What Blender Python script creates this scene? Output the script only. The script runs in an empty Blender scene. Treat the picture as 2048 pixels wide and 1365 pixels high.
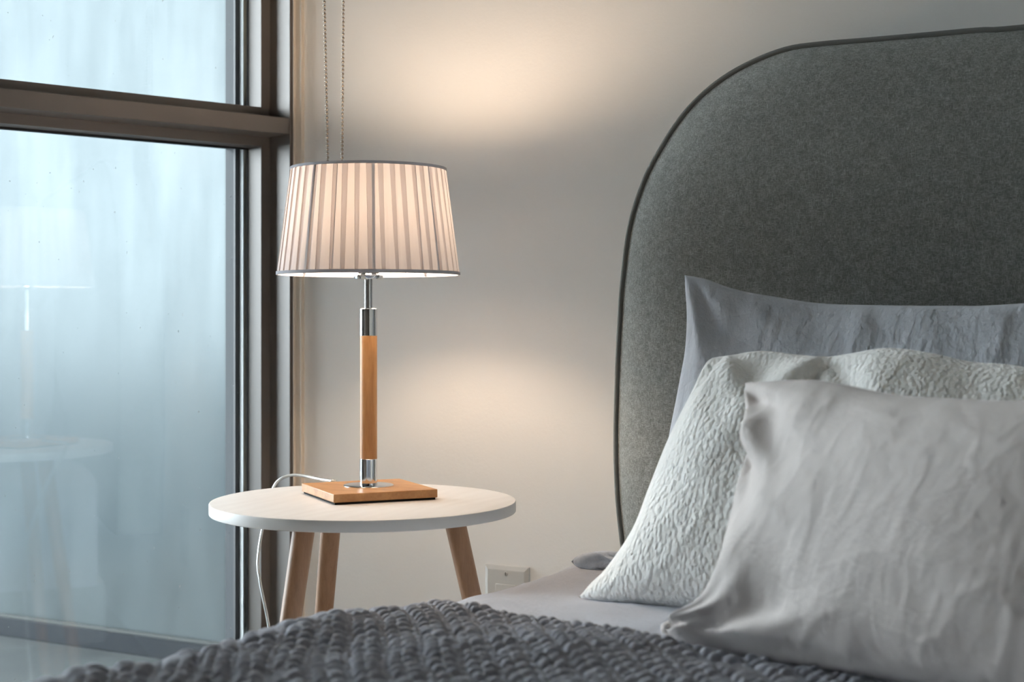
import bpy, math, random
import numpy as np
from mathutils import Vector, Matrix

random.seed(7)
rng = np.random.default_rng(7)
SC = bpy.context.scene
COL = SC.collection

# ------------------------------------------------------------------ camera
W, H = 2048, 1365
F, HOR = 3005.0, 634.0             # focal length and horizon row, in pixels of the 2048x1365 frame
CAMZ = 0.761
YAW = math.radians(29.0)
FWD = np.array([-math.sin(YAW), math.cos(YAW), 0.0])
RGT = np.array([math.cos(YAW), math.sin(YAW), 0.0])
EYE = np.array([0.0, 0.0, CAMZ])

cam = bpy.data.cameras.new('camera')
cam.sensor_width = 36.0
cam.lens = F * 36.0 / W
cam.shift_y = -(H / 2 - HOR) / W
cam.clip_start = 0.02
cam.clip_end = 2000
cam.dof.use_dof = True
cam.dof.focus_distance = 2.0
cam.dof.aperture_fstop = 5.6
camo = bpy.data.objects.new('camera', cam)
COL.objects.link(camo)
camo.location = EYE
camo.rotation_euler = (math.pi / 2, 0, YAW)
SC.camera = camo

# ------------------------------------------------------------------ sky and exposure
SKY = (0.86, 0.93, 1.0)
SKY_STRENGTH = 15.0
wd = bpy.data.worlds.new('overcast_sky')
SC.world = wd
wd.use_nodes = True
bg = wd.node_tree.nodes['Background']
bg.inputs['Color'].default_value = (*SKY, 1)
bg.inputs['Strength'].default_value = SKY_STRENGTH
SC.view_settings.view_transform = 'Standard'
SC.view_settings.look = 'None'
SC.view_settings.exposure = 0.42
SC.view_settings.gamma = 1.0
SC.view_settings.use_curve_mapping = False
BULB_STRENGTH = 150.0
SC.cycles.max_bounces = 14
SC.cycles.diffuse_bounces = 8
SC.cycles.transmission_bounces = 10
SC.cycles.transparent_max_bounces = 16
SC.cycles.caustics_reflective = False
SC.cycles.use_denoising = True

# ------------------------------------------------------------------ pixel -> place
def ray(px, py):
    return FWD + RGT * ((px - W / 2) / F) + np.array([0, 0, 1.0]) * ((HOR - py) / F)

def at_depth(px, py, d):
    return EYE + ray(px, py) * d

def on_y(px, py, y):
    r = ray(px, py)
    return EYE + r * (y / r[1])

def on_z(px, py, z):
    r = ray(px, py)
    return EYE + r * ((z - CAMZ) / r[2])

# ------------------------------------------------------------------ mesh helpers
def tag(o, label=None, cat=None, group=None, kind=None):
    if label: o['label'] = label
    if cat: o['category'] = cat
    if group: o['group'] = group
    if kind: o['kind'] = kind
    return o

def empty(name, loc=(0, 0, 0), label=None, cat=None, group=None, kind=None):
    o = bpy.data.objects.new(name, None)
    o.empty_display_size = 0.05
    o.location = loc
    COL.objects.link(o)
    return tag(o, label, cat, group, kind)

def link(name, me, mats, parent=None, smooth=True):
    if not isinstance(mats, (list, tuple)): mats = [mats]
    for m in mats: me.materials.append(m)
    if smooth is True:
        me.shade_smooth()
    elif smooth:
        me.shade_smooth()
        me.set_sharp_from_angle(angle=math.radians(smooth))
    o = bpy.data.objects.new(name, me)
    COL.objects.link(o)
    if parent is not None:
        o.parent = parent
        o.matrix_parent_inverse = Matrix.Translation(-Vector(parent.location))
    return o

def obj(name, V, Fc, mats, parent=None, smooth=True, midx=None):
    me = bpy.data.meshes.new(name)
    me.from_pydata([tuple(map(float, v)) for v in V], [], [tuple(int(i) for i in f) for f in Fc])
    if midx is not None:
        me.polygons.foreach_set('material_index', midx)
    me.update()
    return link(name, me, mats, parent, smooth)

def grid_obj(name, P, mats, parent=None, smooth=True, close=False, flip=False, uv=None):
    """P: (n, m, 3) array of points -> one quad grid"""
    n, m, _ = P.shape
    V = P.reshape(-1, 3)
    idx = np.arange(n * m).reshape(n, m)
    a, b, c, d = idx[:-1, :-1], idx[1:, :-1], idx[1:, 1:], idx[:-1, 1:]
    Q = np.stack([a, b, c, d], -1).reshape(-1, 4)
    if flip: Q = Q[:, ::-1]
    me = bpy.data.meshes.new(name)
    me.vertices.add(len(V)); me.vertices.foreach_set('co', V.astype(np.float32).ravel())
    me.loops.add(Q.size); me.loops.foreach_set('vertex_index', Q.astype(np.int32).ravel())
    me.polygons.add(len(Q))
    me.polygons.foreach_set('loop_start', np.arange(0, Q.size, 4, dtype=np.int32))
    me.polygons.foreach_set('loop_total', np.full(len(Q), 4, dtype=np.int32))
    if uv is not None:
        l = me.uv_layers.new(name='UVMap')
        l.data.foreach_set('uv', uv.reshape(-1, 2)[Q.ravel()].astype(np.float32).ravel())
    me.update(calc_edges=True)
    me.validate()
    return link(name, me, mats, parent, smooth)

BOXF = [(0, 3, 2, 1), (4, 5, 6, 7), (0, 1, 5, 4), (1, 2, 6, 5), (2, 3, 7, 6), (3, 0, 4, 7)]

def bevel(o, w, seg=2):
    m = o.modifiers.new('bevel', 'BEVEL'); m.width = w; m.segments = seg; m.limit_method = 'ANGLE'
    m.harden_normals = False
    return o

def box8(name, pts, mat, parent=None, bev=0):
    o = obj(name, pts, BOXF, mat, parent, smooth=35 if bev else False)
    if bev: bevel(o, bev)
    return o

def box(name, x0, x1, y0, y1, z0, z1, mat, parent=None, bev=0):
    p = [(x0, y0, z0), (x1, y0, z0), (x1, y1, z0), (x0, y1, z0), (x0, y0, z1), (x1, y0, z1), (x1, y1, z1), (x0, y1, z1)]
    return box8(name, p, mat, parent, bev)

def lathe(name, prof, c, mat, parent=None, seg=64, smooth=35):
    """prof: list of (r, z) from bottom to top; closed with caps when r>0 at the ends"""
    V, Fc = [], []
    n = len(prof)
    for r, z in prof:
        for k in range(seg):
            a = 2 * math.pi * k / seg
            V.append((c[0] + r * math.cos(a), c[1] + r * math.sin(a), z))
    for i in range(n - 1):
        for k in range(seg):
            k2 = (k + 1) % seg
            Fc.append((i * seg + k, i * seg + k2, (i + 1) * seg + k2, (i + 1) * seg + k))
    Fc.append(tuple(range(seg - 1, -1, -1)))
    Fc.append(tuple((n - 1) * seg + k for k in range(seg)))
    return obj(name, V, Fc, mat, parent, smooth)

def spline(pts, n, closed=False):
    """Catmull-Rom through pts, resampled evenly to n points"""
    P = np.array(pts, float)
    if closed:
        P = np.vstack([P[-1], P, P[0], P[1]])
    else:
        P = np.vstack([2 * P[0] - P[1], P, 2 * P[-1] - P[-2]])
    out = []
    for i in range(1, len(P) - 2):
        t = np.linspace(0, 1, 24, endpoint=False)[:, None]
        p0, p1, p2, p3 = P[i - 1], P[i], P[i + 1], P[i + 2]
        out.append(0.5 * (2 * p1 + (p2 - p0) * t + (2 * p0 - 5 * p1 + 4 * p2 - p3) * t ** 2 + (3 * p1 - p0 - 3 * p2 + p3) * t ** 3))
    out = np.vstack(out + [P[-2][None]])
    s = np.r_[0, np.cumsum(np.linalg.norm(np.diff(out, axis=0), axis=1))]
    q = np.linspace(0, s[-1], n)
    return np.stack([np.interp(q, s, out[:, k]) for k in range(out.shape[1])], 1)

def sweep(name, path, prof, mat, parent=None, closed=False, up=(0, 0, 1), caps=True, smooth=True):
    """sweep a closed 2D profile [(a,b)] along path (n,3), parallel transported"""
    P = np.asarray(path, float); n = len(P); m = len(prof)
    T = np.gradient(P, axis=0)
    if closed:
        T = np.roll(P, -1, 0) - np.roll(P, 1, 0)
    T /= np.linalg.norm(T, axis=1)[:, None]
    u = np.cross(np.cross(T[0], up), T[0]); 
    if np.linalg.norm(u) < 1e-6: u = np.cross(T[0], (1, 0.3, 0.1))
    u /= np.linalg.norm(u)
    V = []
    for i in range(n):
        u = u - T[i] * np.dot(u, T[i]); u /= np.linalg.norm(u)
        w = np.cross(T[i], u)
        for a, b in prof:
            V.append(P[i] + u * a + w * b)
    Fc = []
    for i in range(n if closed else n - 1):
        j = (i + 1) % n
        for k in range(m):
            k2 = (k + 1) % m
            Fc.append((i * m + k, i * m + k2, j * m + k2, j * m + k))
    if caps and not closed:
        Fc.append(tuple(range(m - 1, -1, -1))); Fc.append(tuple((n - 1) * m + k for k in range(m)))
    return obj(name, V, Fc, mat, parent, smooth)

def circ(r, n=10):
    return [(r * math.cos(2 * math.pi * k / n), r * math.sin(2 * math.pi * k / n)) for k in range(n)]

_tabs = {}
def vnoise(x, y, seed=0):
    """smooth 2D value noise in -1..1"""
    if seed not in _tabs:
        _tabs[seed] = np.random.default_rng(seed + 100).uniform(-1, 1, (256, 256))
    T = _tabs[seed]
    xi, yi = np.floor(x).astype(int), np.floor(y).astype(int)
    fx, fy = x - xi, y - yi
    fx, fy = fx * fx * fx * (fx * (fx * 6 - 15) + 10), fy * fy * fy * (fy * (fy * 6 - 15) + 10)
    g = lambda a, b: T[a % 256, b % 256]
    return (g(xi, yi) * (1 - fx) + g(xi + 1, yi) * fx) * (1 - fy) + (g(xi, yi + 1) * (1 - fx) + g(xi + 1, yi + 1) * fx) * fy

def fbm(x, y, seed=0, oct=4):
    s, a = 0, 1.0
    for k in range(oct):
        s = s + a * vnoise(x * 2 ** k, y * 2 ** k, seed + k); a *= 0.5
    return s

def ridge(x, y, seed=0, oct=3):
    s, a = 0, 1.0
    for k in range(oct):
        s = s + a * (1 - np.abs(vnoise(x * 2 ** k, y * 2 ** k, seed + k)) * 2.2).clip(0, 1) ** 2; a *= 0.5
    return s

# ------------------------------------------------------------------ materials
def srgb(r, g, b):
    f = lambda c: (c / 255) / 12.92 if c / 255 <= 0.04045 else ((c / 255 + 0.055) / 1.055) ** 2.4
    return (f(r), f(g), f(b), 1)

class M:
    def __init__(s, name, base=(.8, .8, .8, 1), rough=.6, **kw):
        s.m = bpy.data.materials.new(name); s.m.use_nodes = True
        s.t = s.m.node_tree; s.n = s.t.nodes; s.l = s.t.links
        s.p = s.n['Principled BSDF']; s.out = s.n['Material Output']
        s.p.inputs['Base Color'].default_value = base if len(base) == 4 else (*base, 1)
        s.p.inputs['Roughness'].default_value = rough
        for k, v in kw.items():
            s.p.inputs[k.replace('_', ' ')].default_value = v
    def node(s, typ, **kw):
        nd = s.n.new(typ)
        for k, v in kw.items():
            if k.startswith('i_'):
                key = k[2:]
                key = int(key) if key.isdigit() else key.replace('_', ' ')
                nd.inputs[key].default_value = v
            else: setattr(nd, k, v)
        return nd
    def coord(s, scale=(1, 1, 1), kind='Object', rot=(0, 0, 0)):
        tc = s.node('ShaderNodeTexCoord'); mp = s.node('ShaderNodeMapping')
        mp.inputs['Scale'].default_value = scale; mp.inputs['Rotation'].default_value = rot
        s.l.new(tc.outputs[kind], mp.inputs['Vector'])
        return mp.outputs['Vector']
    def noise(s, vec, scale=5, detail=4, rough=.5):
        nd = s.node('ShaderNodeTexNoise'); nd.inputs['Scale'].default_value = scale
        nd.inputs['Detail'].default_value = detail; nd.inputs['Roughness'].default_value = rough
        s.l.new(vec, nd.inputs['Vector']); return nd.outputs['Fac']
    def ramp(s, fac, stops):
        nd = s.node('ShaderNodeValToRGB'); cr = nd.color_ramp
        while len(cr.elements) < len(stops): cr.elements.new(.5)
        for e, (p, c) in zip(cr.elements, stops):
            e.position = p; e.color = c if len(c) == 4 else (*c, 1)
        s.l.new(fac, nd.inputs['Fac']); return nd.outputs['Color']
    def math(s, op, a, b=None):
        nd = s.node('ShaderNodeMath', operation=op)
        for i, v in enumerate((a, b)):
            if v is None: continue
            if isinstance(v, (int, float)): nd.inputs[i].default_value = v
            else: s.l.new(v, nd.inputs[i])
        return nd.outputs[0]
    def mixc(s, fac, a, b, blend='MIX'):
        nd = s.node('ShaderNodeMix', data_type='RGBA', blend_type=blend)
        for i, v in ((0, fac), (6, a), (7, b)):
            if isinstance(v, (int, float)): nd.inputs[i].default_value = v
            elif isinstance(v, tuple): nd.inputs[i].default_value = v if len(v) == 4 else (*v, 1)
            else: s.l.new(v, nd.inputs[i])
        return nd.outputs[2]
    def color(s, c): s.l.new(c, s.p.inputs['Base Color'])
    def bump(s, h, strength=.3, dist=.002, normal=None):
        nd = s.node('ShaderNodeBump'); nd.inputs['Strength'].default_value = strength; nd.inputs['Distance'].default_value = dist
        s.l.new(h, nd.inputs['Height'])
        if normal is not None: s.l.new(normal, nd.inputs['Normal'])
        s.l.new(nd.outputs['Normal'], s.p.inputs['Normal']); return nd.outputs['Normal']

def mk_wall():
    a = M('painted_drywall', (.81, .797, .775), .45)
    v = a.coord((1, 1, 1))
    h = a.math('ADD', a.noise(v, 190, 3, .6), a.math('MULTIPLY', a.noise(v, 55, 2, .5), .6))
    a.bump(h, .22, .0012)
    a.p.inputs['Specular IOR Level'].default_value = .35
    return a.m

def mk_plain(name, c, rough=.6, bump=0, bs=200, **kw):
    a = M(name, c, rough, **kw)
    if bump:
        a.bump(a.noise(a.coord(), bs, 3, .6), bump, .001)
    return a.m

def mk_metal_frame():
    a = M('taupe_anodised_aluminium', (.19, .168, .154), .42)
    a.p.inputs['Metallic'].default_value = .25
    return a.m

def mk_glass():
    """clear window pane: fresnel reflection over a nearly clear, faintly green sheet, with a few dried specks"""
    a = M('clear_window_glass')
    tr = a.node('ShaderNodeBsdfTransparent'); tr.inputs['Color'].default_value = (.92, .945, .94, 1)
    gl = a.node('ShaderNodeBsdfGlossy'); gl.inputs['Roughness'].default_value = 0.0
    fr = a.node('ShaderNodeFresnel'); fr.inputs['IOR'].default_value = 1.5
    mx = a.node('ShaderNodeMixShader')
    a.l.new(fr.outputs[0], mx.inputs[0]); a.l.new(tr.outputs[0], mx.inputs[1]); a.l.new(gl.outputs[0], mx.inputs[2])
    df = a.node('ShaderNodeBsdfDiffuse'); df.inputs['Color'].default_value = (.75, .78, .8, 1)
    v = a.coord((1, 1, .55))
    sp = a.ramp(a.noise(v, 160, 2, .6), [(.735, (0, 0, 0)), (.78, (.5, .5, .5))])
    mx2 = a.node('ShaderNodeMixShader')
    a.l.new(sp, mx2.inputs[0]); a.l.new(mx.outputs[0], mx2.inputs[1]); a.l.new(df.outputs[0], mx2.inputs[2])
    a.l.new(mx2.outputs[0], a.out.inputs['Surface'])
    return a.m

def mk_frost():
    """etched screen glass: rough refraction with a milky film in vertical water streaks"""
    a = M('frosted_screen_glass')
    rf = a.node('ShaderNodeBsdfGlass'); rf.inputs['Roughness'].default_value = .30; rf.inputs['IOR'].default_value = 1.30
    rf.inputs['Color'].default_value = (.268, .285, .290, 1)
    tl = a.node('ShaderNodeBsdfTranslucent'); tl.inputs['Color'].default_value = (.36, .385, .395, 1)
    df = a.node('ShaderNodeBsdfDiffuse'); df.inputs['Color'].default_value = (.09, .12, .13, 1)
    v1 = a.coord((1, 1, .14)); v2 = a.coord((1, 1, .55))
    st = a.math('ADD', a.math('MULTIPLY', a.noise(v1, 16, 5, .65), .55), a.math('MULTIPLY', a.noise(v2, 4.0, 4, .6), .55))
    film = a.ramp(st, [(.38, (.10, .10, .10)), (.70, (.34, .34, .34))])
    m1 = a.node('ShaderNodeMixShader'); m1.inputs[0].default_value = .35
    a.l.new(tl.outputs[0], m1.inputs[1]); a.l.new(df.outputs[0], m1.inputs[2])
    m2 = a.node('ShaderNodeMixShader')
    a.l.new(film, m2.inputs[0]); a.l.new(rf.outputs[0], m2.inputs[1]); a.l.new(m1.outputs[0], m2.inputs[2])
    a.l.new(m2.outputs[0], a.out.inputs['Surface'])
    return a.m

def mk_wood(name, light, dark, scale=(1, 1, 1), rough=.45, s=18):
    a = M(name, light, rough)
    v = a.coord(scale)
    g = a.noise(v, s, 6, .62)
    fine = a.noise(v, s * 5, 3, .6)
    c = a.ramp(a.math('ADD', a.math('MULTIPLY', g, .72), a.math('MULTIPLY', fine, .28)), [(.36, dark), (.62, light)])
    a.color(c)
    a.bump(fine, .12, .0006)
    return a.m

def mk_fabric_headboard():
    a = M('grey_melange_weave', (.19, .195, .18), .9)
    v1 = a.coord((1, 1, .22)); v2 = a.coord((.22, 1, 1))
    w1 = a.noise(v1, 900, 2, .7); w2 = a.noise(v2, 900, 2, .7)
    s_ = a.math('MAXIMUM', w1, w2)
    big = a.noise(a.coord(), 90, 4, .7)
    def off(sc_):
        tc = a.node('ShaderNodeTexCoord'); mp = a.node('ShaderNodeMapping')
        mp.inputs['Scale'].default_value = sc_; mp.inputs['Location'].default_value = (3.7, 1.9, 5.3)
        a.l.new(tc.outputs['Object'], mp.inputs['Vector']); return mp.outputs['Vector']
    fl_ = a.math('MAXIMUM', a.noise(off((1, 1, .22)), 900, 2, .7), a.noise(off((.22, 1, 1)), 900, 2, .7))
    f = a.math('ADD', a.math('MULTIPLY', fl_, .8), a.math('MULTIPLY', big, .25))
    a.color(a.ramp(f, [(.46, (.135, .139, .128)), (.60, (.24, .248, .234)), (.76, (.41, .42, .40))]))
    a.bump(s_, .55, .0008)
    a.p.inputs['Sheen Weight'].default_value = .35
    a.p.inputs['Sheen Roughness'].default_value = .5
    return a.m

def mk_linen(name, c, c2, wr=.35):
    a = M(name, c, .88)
    v = a.coord()
    th = a.math('ADD', a.noise(a.coord((1, 1, .15)), 700, 2, .6), a.noise(a.coord((.15, 1, 1)), 700, 2, .6))
    big = a.noise(v, 16, 5, .6)
    a.color(a.ramp(big, [(.3, c2), (.7, c)]))
    cr = a.node('ShaderNodeTexVoronoi', feature='DISTANCE_TO_EDGE'); cr.inputs['Scale'].default_value = 30
    vv = a.node('ShaderNodeMix', data_type='VECTOR')
    tcv = a.coord((1, .7, 1.25)); nz = a.node('ShaderNodeTexNoise'); nz.inputs['Scale'].default_value = 18; nz.inputs['Detail'].default_value = 4
    a.l.new(tcv, nz.inputs['Vector'])
    vv.inputs[0].default_value = .025
    a.l.new(tcv, vv.inputs[4]); a.l.new(nz.outputs['Color'], vv.inputs[5]); a.l.new(vv.outputs[1], cr.inputs['Vector'])
    creas = a.math('MINIMUM', a.math('MULTIPLY', cr.outputs['Distance'], 7), .6)
    def wrk(rot, sc_):
        n_ = a.noise(a.coord((1, 1, .3), rot=rot), sc_, 4, .62)
        return a.math('MINIMUM', a.math('MULTIPLY', a.math('ABSOLUTE', a.math('SUBTRACT', n_, .5)), 6), 1.0)
    wk = a.math('ADD', wrk((0, .5, 0), 34), a.math('ADD', wrk((0, -.7, .2), 46), wrk((0, 1.35, 0), 40)))
    h = a.math('ADD', a.math('MULTIPLY', creas, wr * .3), a.math('ADD', a.math('MULTIPLY', th, .06), a.math('ADD', a.math('MULTIPLY', wk, wr * .45), a.math('MULTIPLY', a.noise(v, 30, 4, .6), .6))))
    a.bump(h, .6, .004)
    a.p.inputs['Sheen Weight'].default_value = .15
    return a.m

def mk_boucle():
    a = M('cream_boucle_fleece', (.83, .825, .79), .95)
    v = a.coord()
    vo = a.node('ShaderNodeTexVoronoi', feature='SMOOTH_F1'); vo.inputs['Scale'].default_value = 210; vo.inputs['Smoothness'].default_value = .5
    nz = a.node('ShaderNodeTexNoise'); nz.inputs['Scale'].default_value = 60; nz.inputs['Detail'].default_value = 2
    tcv = a.coord((1, 1, .62)); a.l.new(tcv, nz.inputs['Vector'])
    mx = a.node('ShaderNodeMix', data_type='VECTOR'); mx.inputs[0].default_value = .004
    a.l.new(tcv, mx.inputs[4]); a.l.new(nz.outputs['Color'], mx.inputs[5]); a.l.new(mx.outputs[1], vo.inputs['Vector'])
    h = a.math('SUBTRACT', 1.0, a.math('MULTIPLY', vo.outputs['Distance'], 1.3))
    a.color(a.ramp(a.noise(v, 9, 3, .5), [(.3, (.875, .865, .83)), (.7, (.90, .895, .87))]))
    a.bump(a.math('ADD', h, a.math('MULTIPLY', a.noise(v, 400, 3, .7), .35)), .55, .0026)
    a.p.inputs['Sheen Weight'].default_value = .5
    return a.m

def mk_knit():
    a = M('slate_grey_chunky_yarn', (.235, .232, .25), .95)
    n = a.noise(a.coord(), 420, 4, .7); b = a.noise(a.coord(), 35, 3, .6)
    a.color(a.mixc(b, a.ramp(n, [(.3, (.175, .178, .205)), (.7, (.31, .315, .355))]), (.27, .275, .315)))
    a.bump(a.noise(a.coord((1.13, .91, 1.07)), 470, 4, .7), .6, .0015)
    a.p.inputs['Sheen Weight'].default_value = .4
    return a.m

def mk_shade(name, trans, refl):
    a = M(name)
    df = a.node('ShaderNodeBsdfDiffuse'); df.inputs['Color'].default_value = (*refl, 1)
    tl = a.node('ShaderNodeBsdfTranslucent'); tl.inputs['Color'].default_value = (*trans, 1)
    n = a.noise(a.coord((1, 1, .05)), 900, 2, .6)
    bp = a.node('ShaderNodeBump'); bp.inputs['Strength'].default_value = .12; bp.inputs['Distance'].default_value = .0006
    a.l.new(n, bp.inputs['Height'])
    a.l.new(bp.outputs[0], df.inputs['Normal'])
    ad = a.node('ShaderNodeAddShader')
    a.l.new(df.outputs[0], ad.inputs[0]); a.l.new(tl.outputs[0], ad.inputs[1])
    a.l.new(ad.outputs[0], a.out.inputs['Surface'])
    return a.m

def mk_emit(name, c, s):
    a = M(name)
    e = a.node('ShaderNodeEmission'); e.inputs['Color'].default_value = (*c, 1); e.inputs['Strength'].default_value = s
    a.l.new(e.outputs[0], a.out.inputs['Surface'])
    return a.m

def mk_table_white():
    a = M('white_ash_laminate', (.76, .735, .715), .42)
    v = a.coord((1.0, .16, 1), rot=(0, 0, -.5))
    g = a.noise(v, 70, 5, .65)
    w = a.node('ShaderNodeTexWave', wave_type='BANDS', bands_direction='X'); w.inputs['Scale'].default_value = 14
    w.inputs['Distortion'].default_value = 7; w.inputs['Detail'].default_value = 3; w.inputs['Detail Scale'].default_value = .8
    a.l.new(a.coord((1, .22, 1), rot=(0, 0, -.5)), w.inputs['Vector'])
    f = a.math('ADD', a.math('MULTIPLY', g, .85), a.math('MULTIPLY', w.outputs['Fac'], .15))
    a.color(a.ramp(f, [(.25, (.735, .71, .69)), (.62, (.785, .765, .745))]))
    a.bump(g, .08, .0004)
    return a.m

WALL = mk_wall()
WALLG = mk_plain('toned_down_taupe_wall', (.42, .38, .34), .7)  # unseen wall, toned down so less light bounces from the right
WALLD = mk_wood('dark_unseen_wall', (.10, .075, .058, 1), (.06, .045, .035, 1), (1, 1, .1), .5, 20)  # unseen wall; dark finish invented to deepen chrome reflections and cut fill
CEIL = mk_plain('white_ceiling_paint', (.88, .87, .85), .9)
FLOORM = mk_wood('pale_oak_floorboards', (.62, .54, .44, 1), (.50, .42, .33, 1), (.3, 3, 1), .5, 8)
CONC = M('dark_balcony_concrete', (.12, .13, .13), .6)  # mottled concrete, tones tuned dark as a whole
CONC.color(CONC.ramp(CONC.noise(CONC.coord(), 3.5, 6, .6), [(.35, (.035, .040, .041)), (.7, (.075, .082, .082))]))
CONC = CONC.m
EXTW = mk_plain('grey_exterior_render', (.10, .105, .11), .9, .3, 60)
GROUND = mk_plain('far_blue_grey_ground', (.05, .075, .09), .95)
METAL = mk_metal_frame()
DARKMETAL = mk_plain('slate_grey_powder_coat', (.018, .022, .027), .6, Specular_IOR_Level=.15)
SLATE = mk_plain('slate_exterior_paint', (.034, .039, .044), .6, Specular_IOR_Level=.2)
SEAL = mk_plain('grey_glazing_tape', (.05, .055, .052), .7)
GASKET = mk_plain('black_rubber', (.008, .008, .01), .55)
SPACER = mk_plain('white_spacer_bar', (.62, .64, .64), .35, .6, 900)
GLASS = mk_glass(); FROST = mk_frost()
TRIM = mk_plain('tan_painted_trim', (.70, .61, .51), .5)
HEADB = mk_fabric_headboard()
PIPING = mk_plain('dark_grey_piping_cloth', (.135, .14, .13), .9, .9, 900)
SHEET = mk_linen('lilac_grey_cotton_sheet', (.50, .515, .575, 1), (.46, .475, .53, 1), .25)
GREYLIN = mk_linen('cool_grey_linen', (.52, .545, .595, 1), (.48, .505, .55, 1), .55)
BEIGELIN = mk_linen('warm_grey_linen', (.515, .468, .443, 1), (.475, .428, .402, 1), .26)
BOUCLE = mk_boucle(); KNIT = mk_knit()
TABLE = mk_table_white()
TABLEEDGE = mk_plain('white_laminate_edge', (.74, .72, .70), .45)
LEGW = mk_wood('beech_leg_wood', (.40, .215, .115, 1), (.31, .158, .08, 1), (1, 1, .12), .45, 90)
OAK = mk_wood('oiled_oak', (.60, .315, .125, 1), (.45, .205, .07, 1), (.35, 1, 1), .42, 55)
OAKV = mk_wood('oiled_oak_turned', (.60, .315, .125, 1), (.46, .215, .075, 1), (1, 1, .10), .4, 120)
CHROME = mk_plain('polished_chrome', (.78, .79, .80), .06, Metallic=1.0)
STEEL = mk_plain('brushed_steel', (.5, .49, .47), .3, Metallic=1.0)
BRONZE = mk_plain('antique_nickel_beads', (.34, .29, .24), .28, Metallic=1.0)
BLACKPAD = mk_plain('black_felt_pad', (.01, .01, .011), .9)
SHADE1 = mk_shade('white_pleated_cloth', (.062, .0555, .0525), (.62, .62, .65))
SHADE2 = mk_shade('white_pleated_cloth_doubled', (.036, .031, .0295), (.55, .54, .56))
RIMM = mk_shade('white_shade_binding', (.05, .042, .036), (.56, .56, .60))
BULBM = mk_emit('warm_bulb_glow', (1.0, .76, .54), BULB_STRENGTH)
PLASTIC = mk_plain('ivory_plastic', (.56, .555, .535), .3)
DARKSLOT = mk_plain('dark_slot', (.02, .02, .02), .7)
CORD = M('clear_pvc_cord', (.72, .74, .73), .18)
CORD.p.inputs['Transmission Weight'].default_value = .45
CORD = CORD.m
BLINDC = mk_plain('white_blind_cloth', (.75, .74, .71), .85)
BEDBASE = HEADB

# ------------------------------------------------------------------ the room
WY = 1.98                                   # face of the wall behind the bed
CX = on_y(591, HOR, WY)[0]                  # room corner where wall and window meet
C0 = np.array([CX, WY, 0.0])
WD = FWD * math.cos(math.radians(48)) + RGT * math.sin(math.radians(48))   # along the glazing towards the corner
WN = np.array([WD[1], -WD[0], 0.0])         # into the room
ROOMH = 2.62
YB = -2.3                                   # wall behind the camera
S_END = (WY - YB) / WD[1]
XR = 2.7

def wl(s, n, z):
    return C0 - WD * s + WN * n + np.array([0, 0, z])

def wbox(name, s0, s1, n0, n1, z0, z1, mat, parent=None, bev=0):
    # s grows away from the corner; keep outward normals
    p = [wl(s1, n1, z0), wl(s0, n1, z0), wl(s0, n0, z0), wl(s1, n0, z0), wl(s1, n1, z1), wl(s0, n1, z1), wl(s0, n0, z1), wl(s1, n0, z1)]
    p = [p[3], p[2], p[1], p[0], p[7], p[6], p[5], p[4]]
    o = box8(name, p, mat, parent, bev)
    o.data.flip_normals() if False else None
    return o

def win_s(px, n):
    """distance from the corner of the point of plane n that shows at column px"""
    r = ray(px, HOR)[:2]
    A = np.array([[r[0], WD[0]], [r[1], WD[1]]])
    b = (C0 + WN * n)[:2]
    return np.linalg.solve(A, b)[1]

def win_n(px, s):
    r = ray(px, HOR)[:2]
    A = np.array([[r[0], -WN[0]], [r[1], -WN[1]]])
    b = (C0 - WD * s)[:2]
    return np.linalg.solve(A, b)[1]

def win_z(px, py, n):
    s = win_s(px, n)
    p = wl(s, n, 0)
    d = np.dot(p[:2], FWD[:2])
    return CAMZ + (HOR - py) / F * d

wallb = box('wall_back', CX - .02, XR + .1, WY, WY + .22, -.05, ROOMH, WALL); tag(wallb, 'off-white painted wall behind the bed', None, None, 'structure')
wallr = box('wall_right', XR, XR + .1, YB - .1, WY, -.05, ROOMH, WALLG); tag(wallr, 'unseen side wall, toned down to taupe to cut bounce', None, None, 'structure')
xb = wl(S_END, 0, 0)[0]
wallf = box('wall_front', xb - .3, XR + .1, YB - .1, YB, -.05, ROOMH, WALLD); tag(wallf, 'unseen wall facing the bed, finished dark to hold back fill', None, None, 'structure')
fl = obj('floor', [wl(-.0, 0, 0), wl(S_END, 0, 0), (XR, YB, 0), (XR, WY, 0), wl(0, 0, -.1), wl(S_END, 0, -.1), (XR, YB, -.1), (XR, WY, -.1)],
         [(0, 1, 2, 3), (7, 6, 5, 4), (0, 4, 5, 1), (1, 5, 6, 2), (2, 6, 7, 3), (3, 7, 4, 0)], FLOORM, None, False)
tag(fl, 'pale oak board floor of the bedroom', None, None, 'structure')
ce = obj('ceiling', [wl(-.1, -.15, ROOMH), wl(S_END + .1, -.15, ROOMH), (XR + .1, YB - .1, ROOMH), (XR + .1, WY + .1, ROOMH),
                     wl(-.1, -.15, ROOMH + .2), wl(S_END + .1, -.15, ROOMH + .2), (XR + .1, YB - .1, ROOMH + .2), (XR + .1, WY + .1, ROOMH + .2)],
         [(3, 2, 1, 0), (4, 5, 6, 7), (1, 5, 4, 0), (2, 6, 5, 1), (3, 7, 6, 2), (0, 4, 7, 3)], CEIL, None, False)
tag(ce, 'white painted ceiling', None, None, 'structure')

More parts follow.
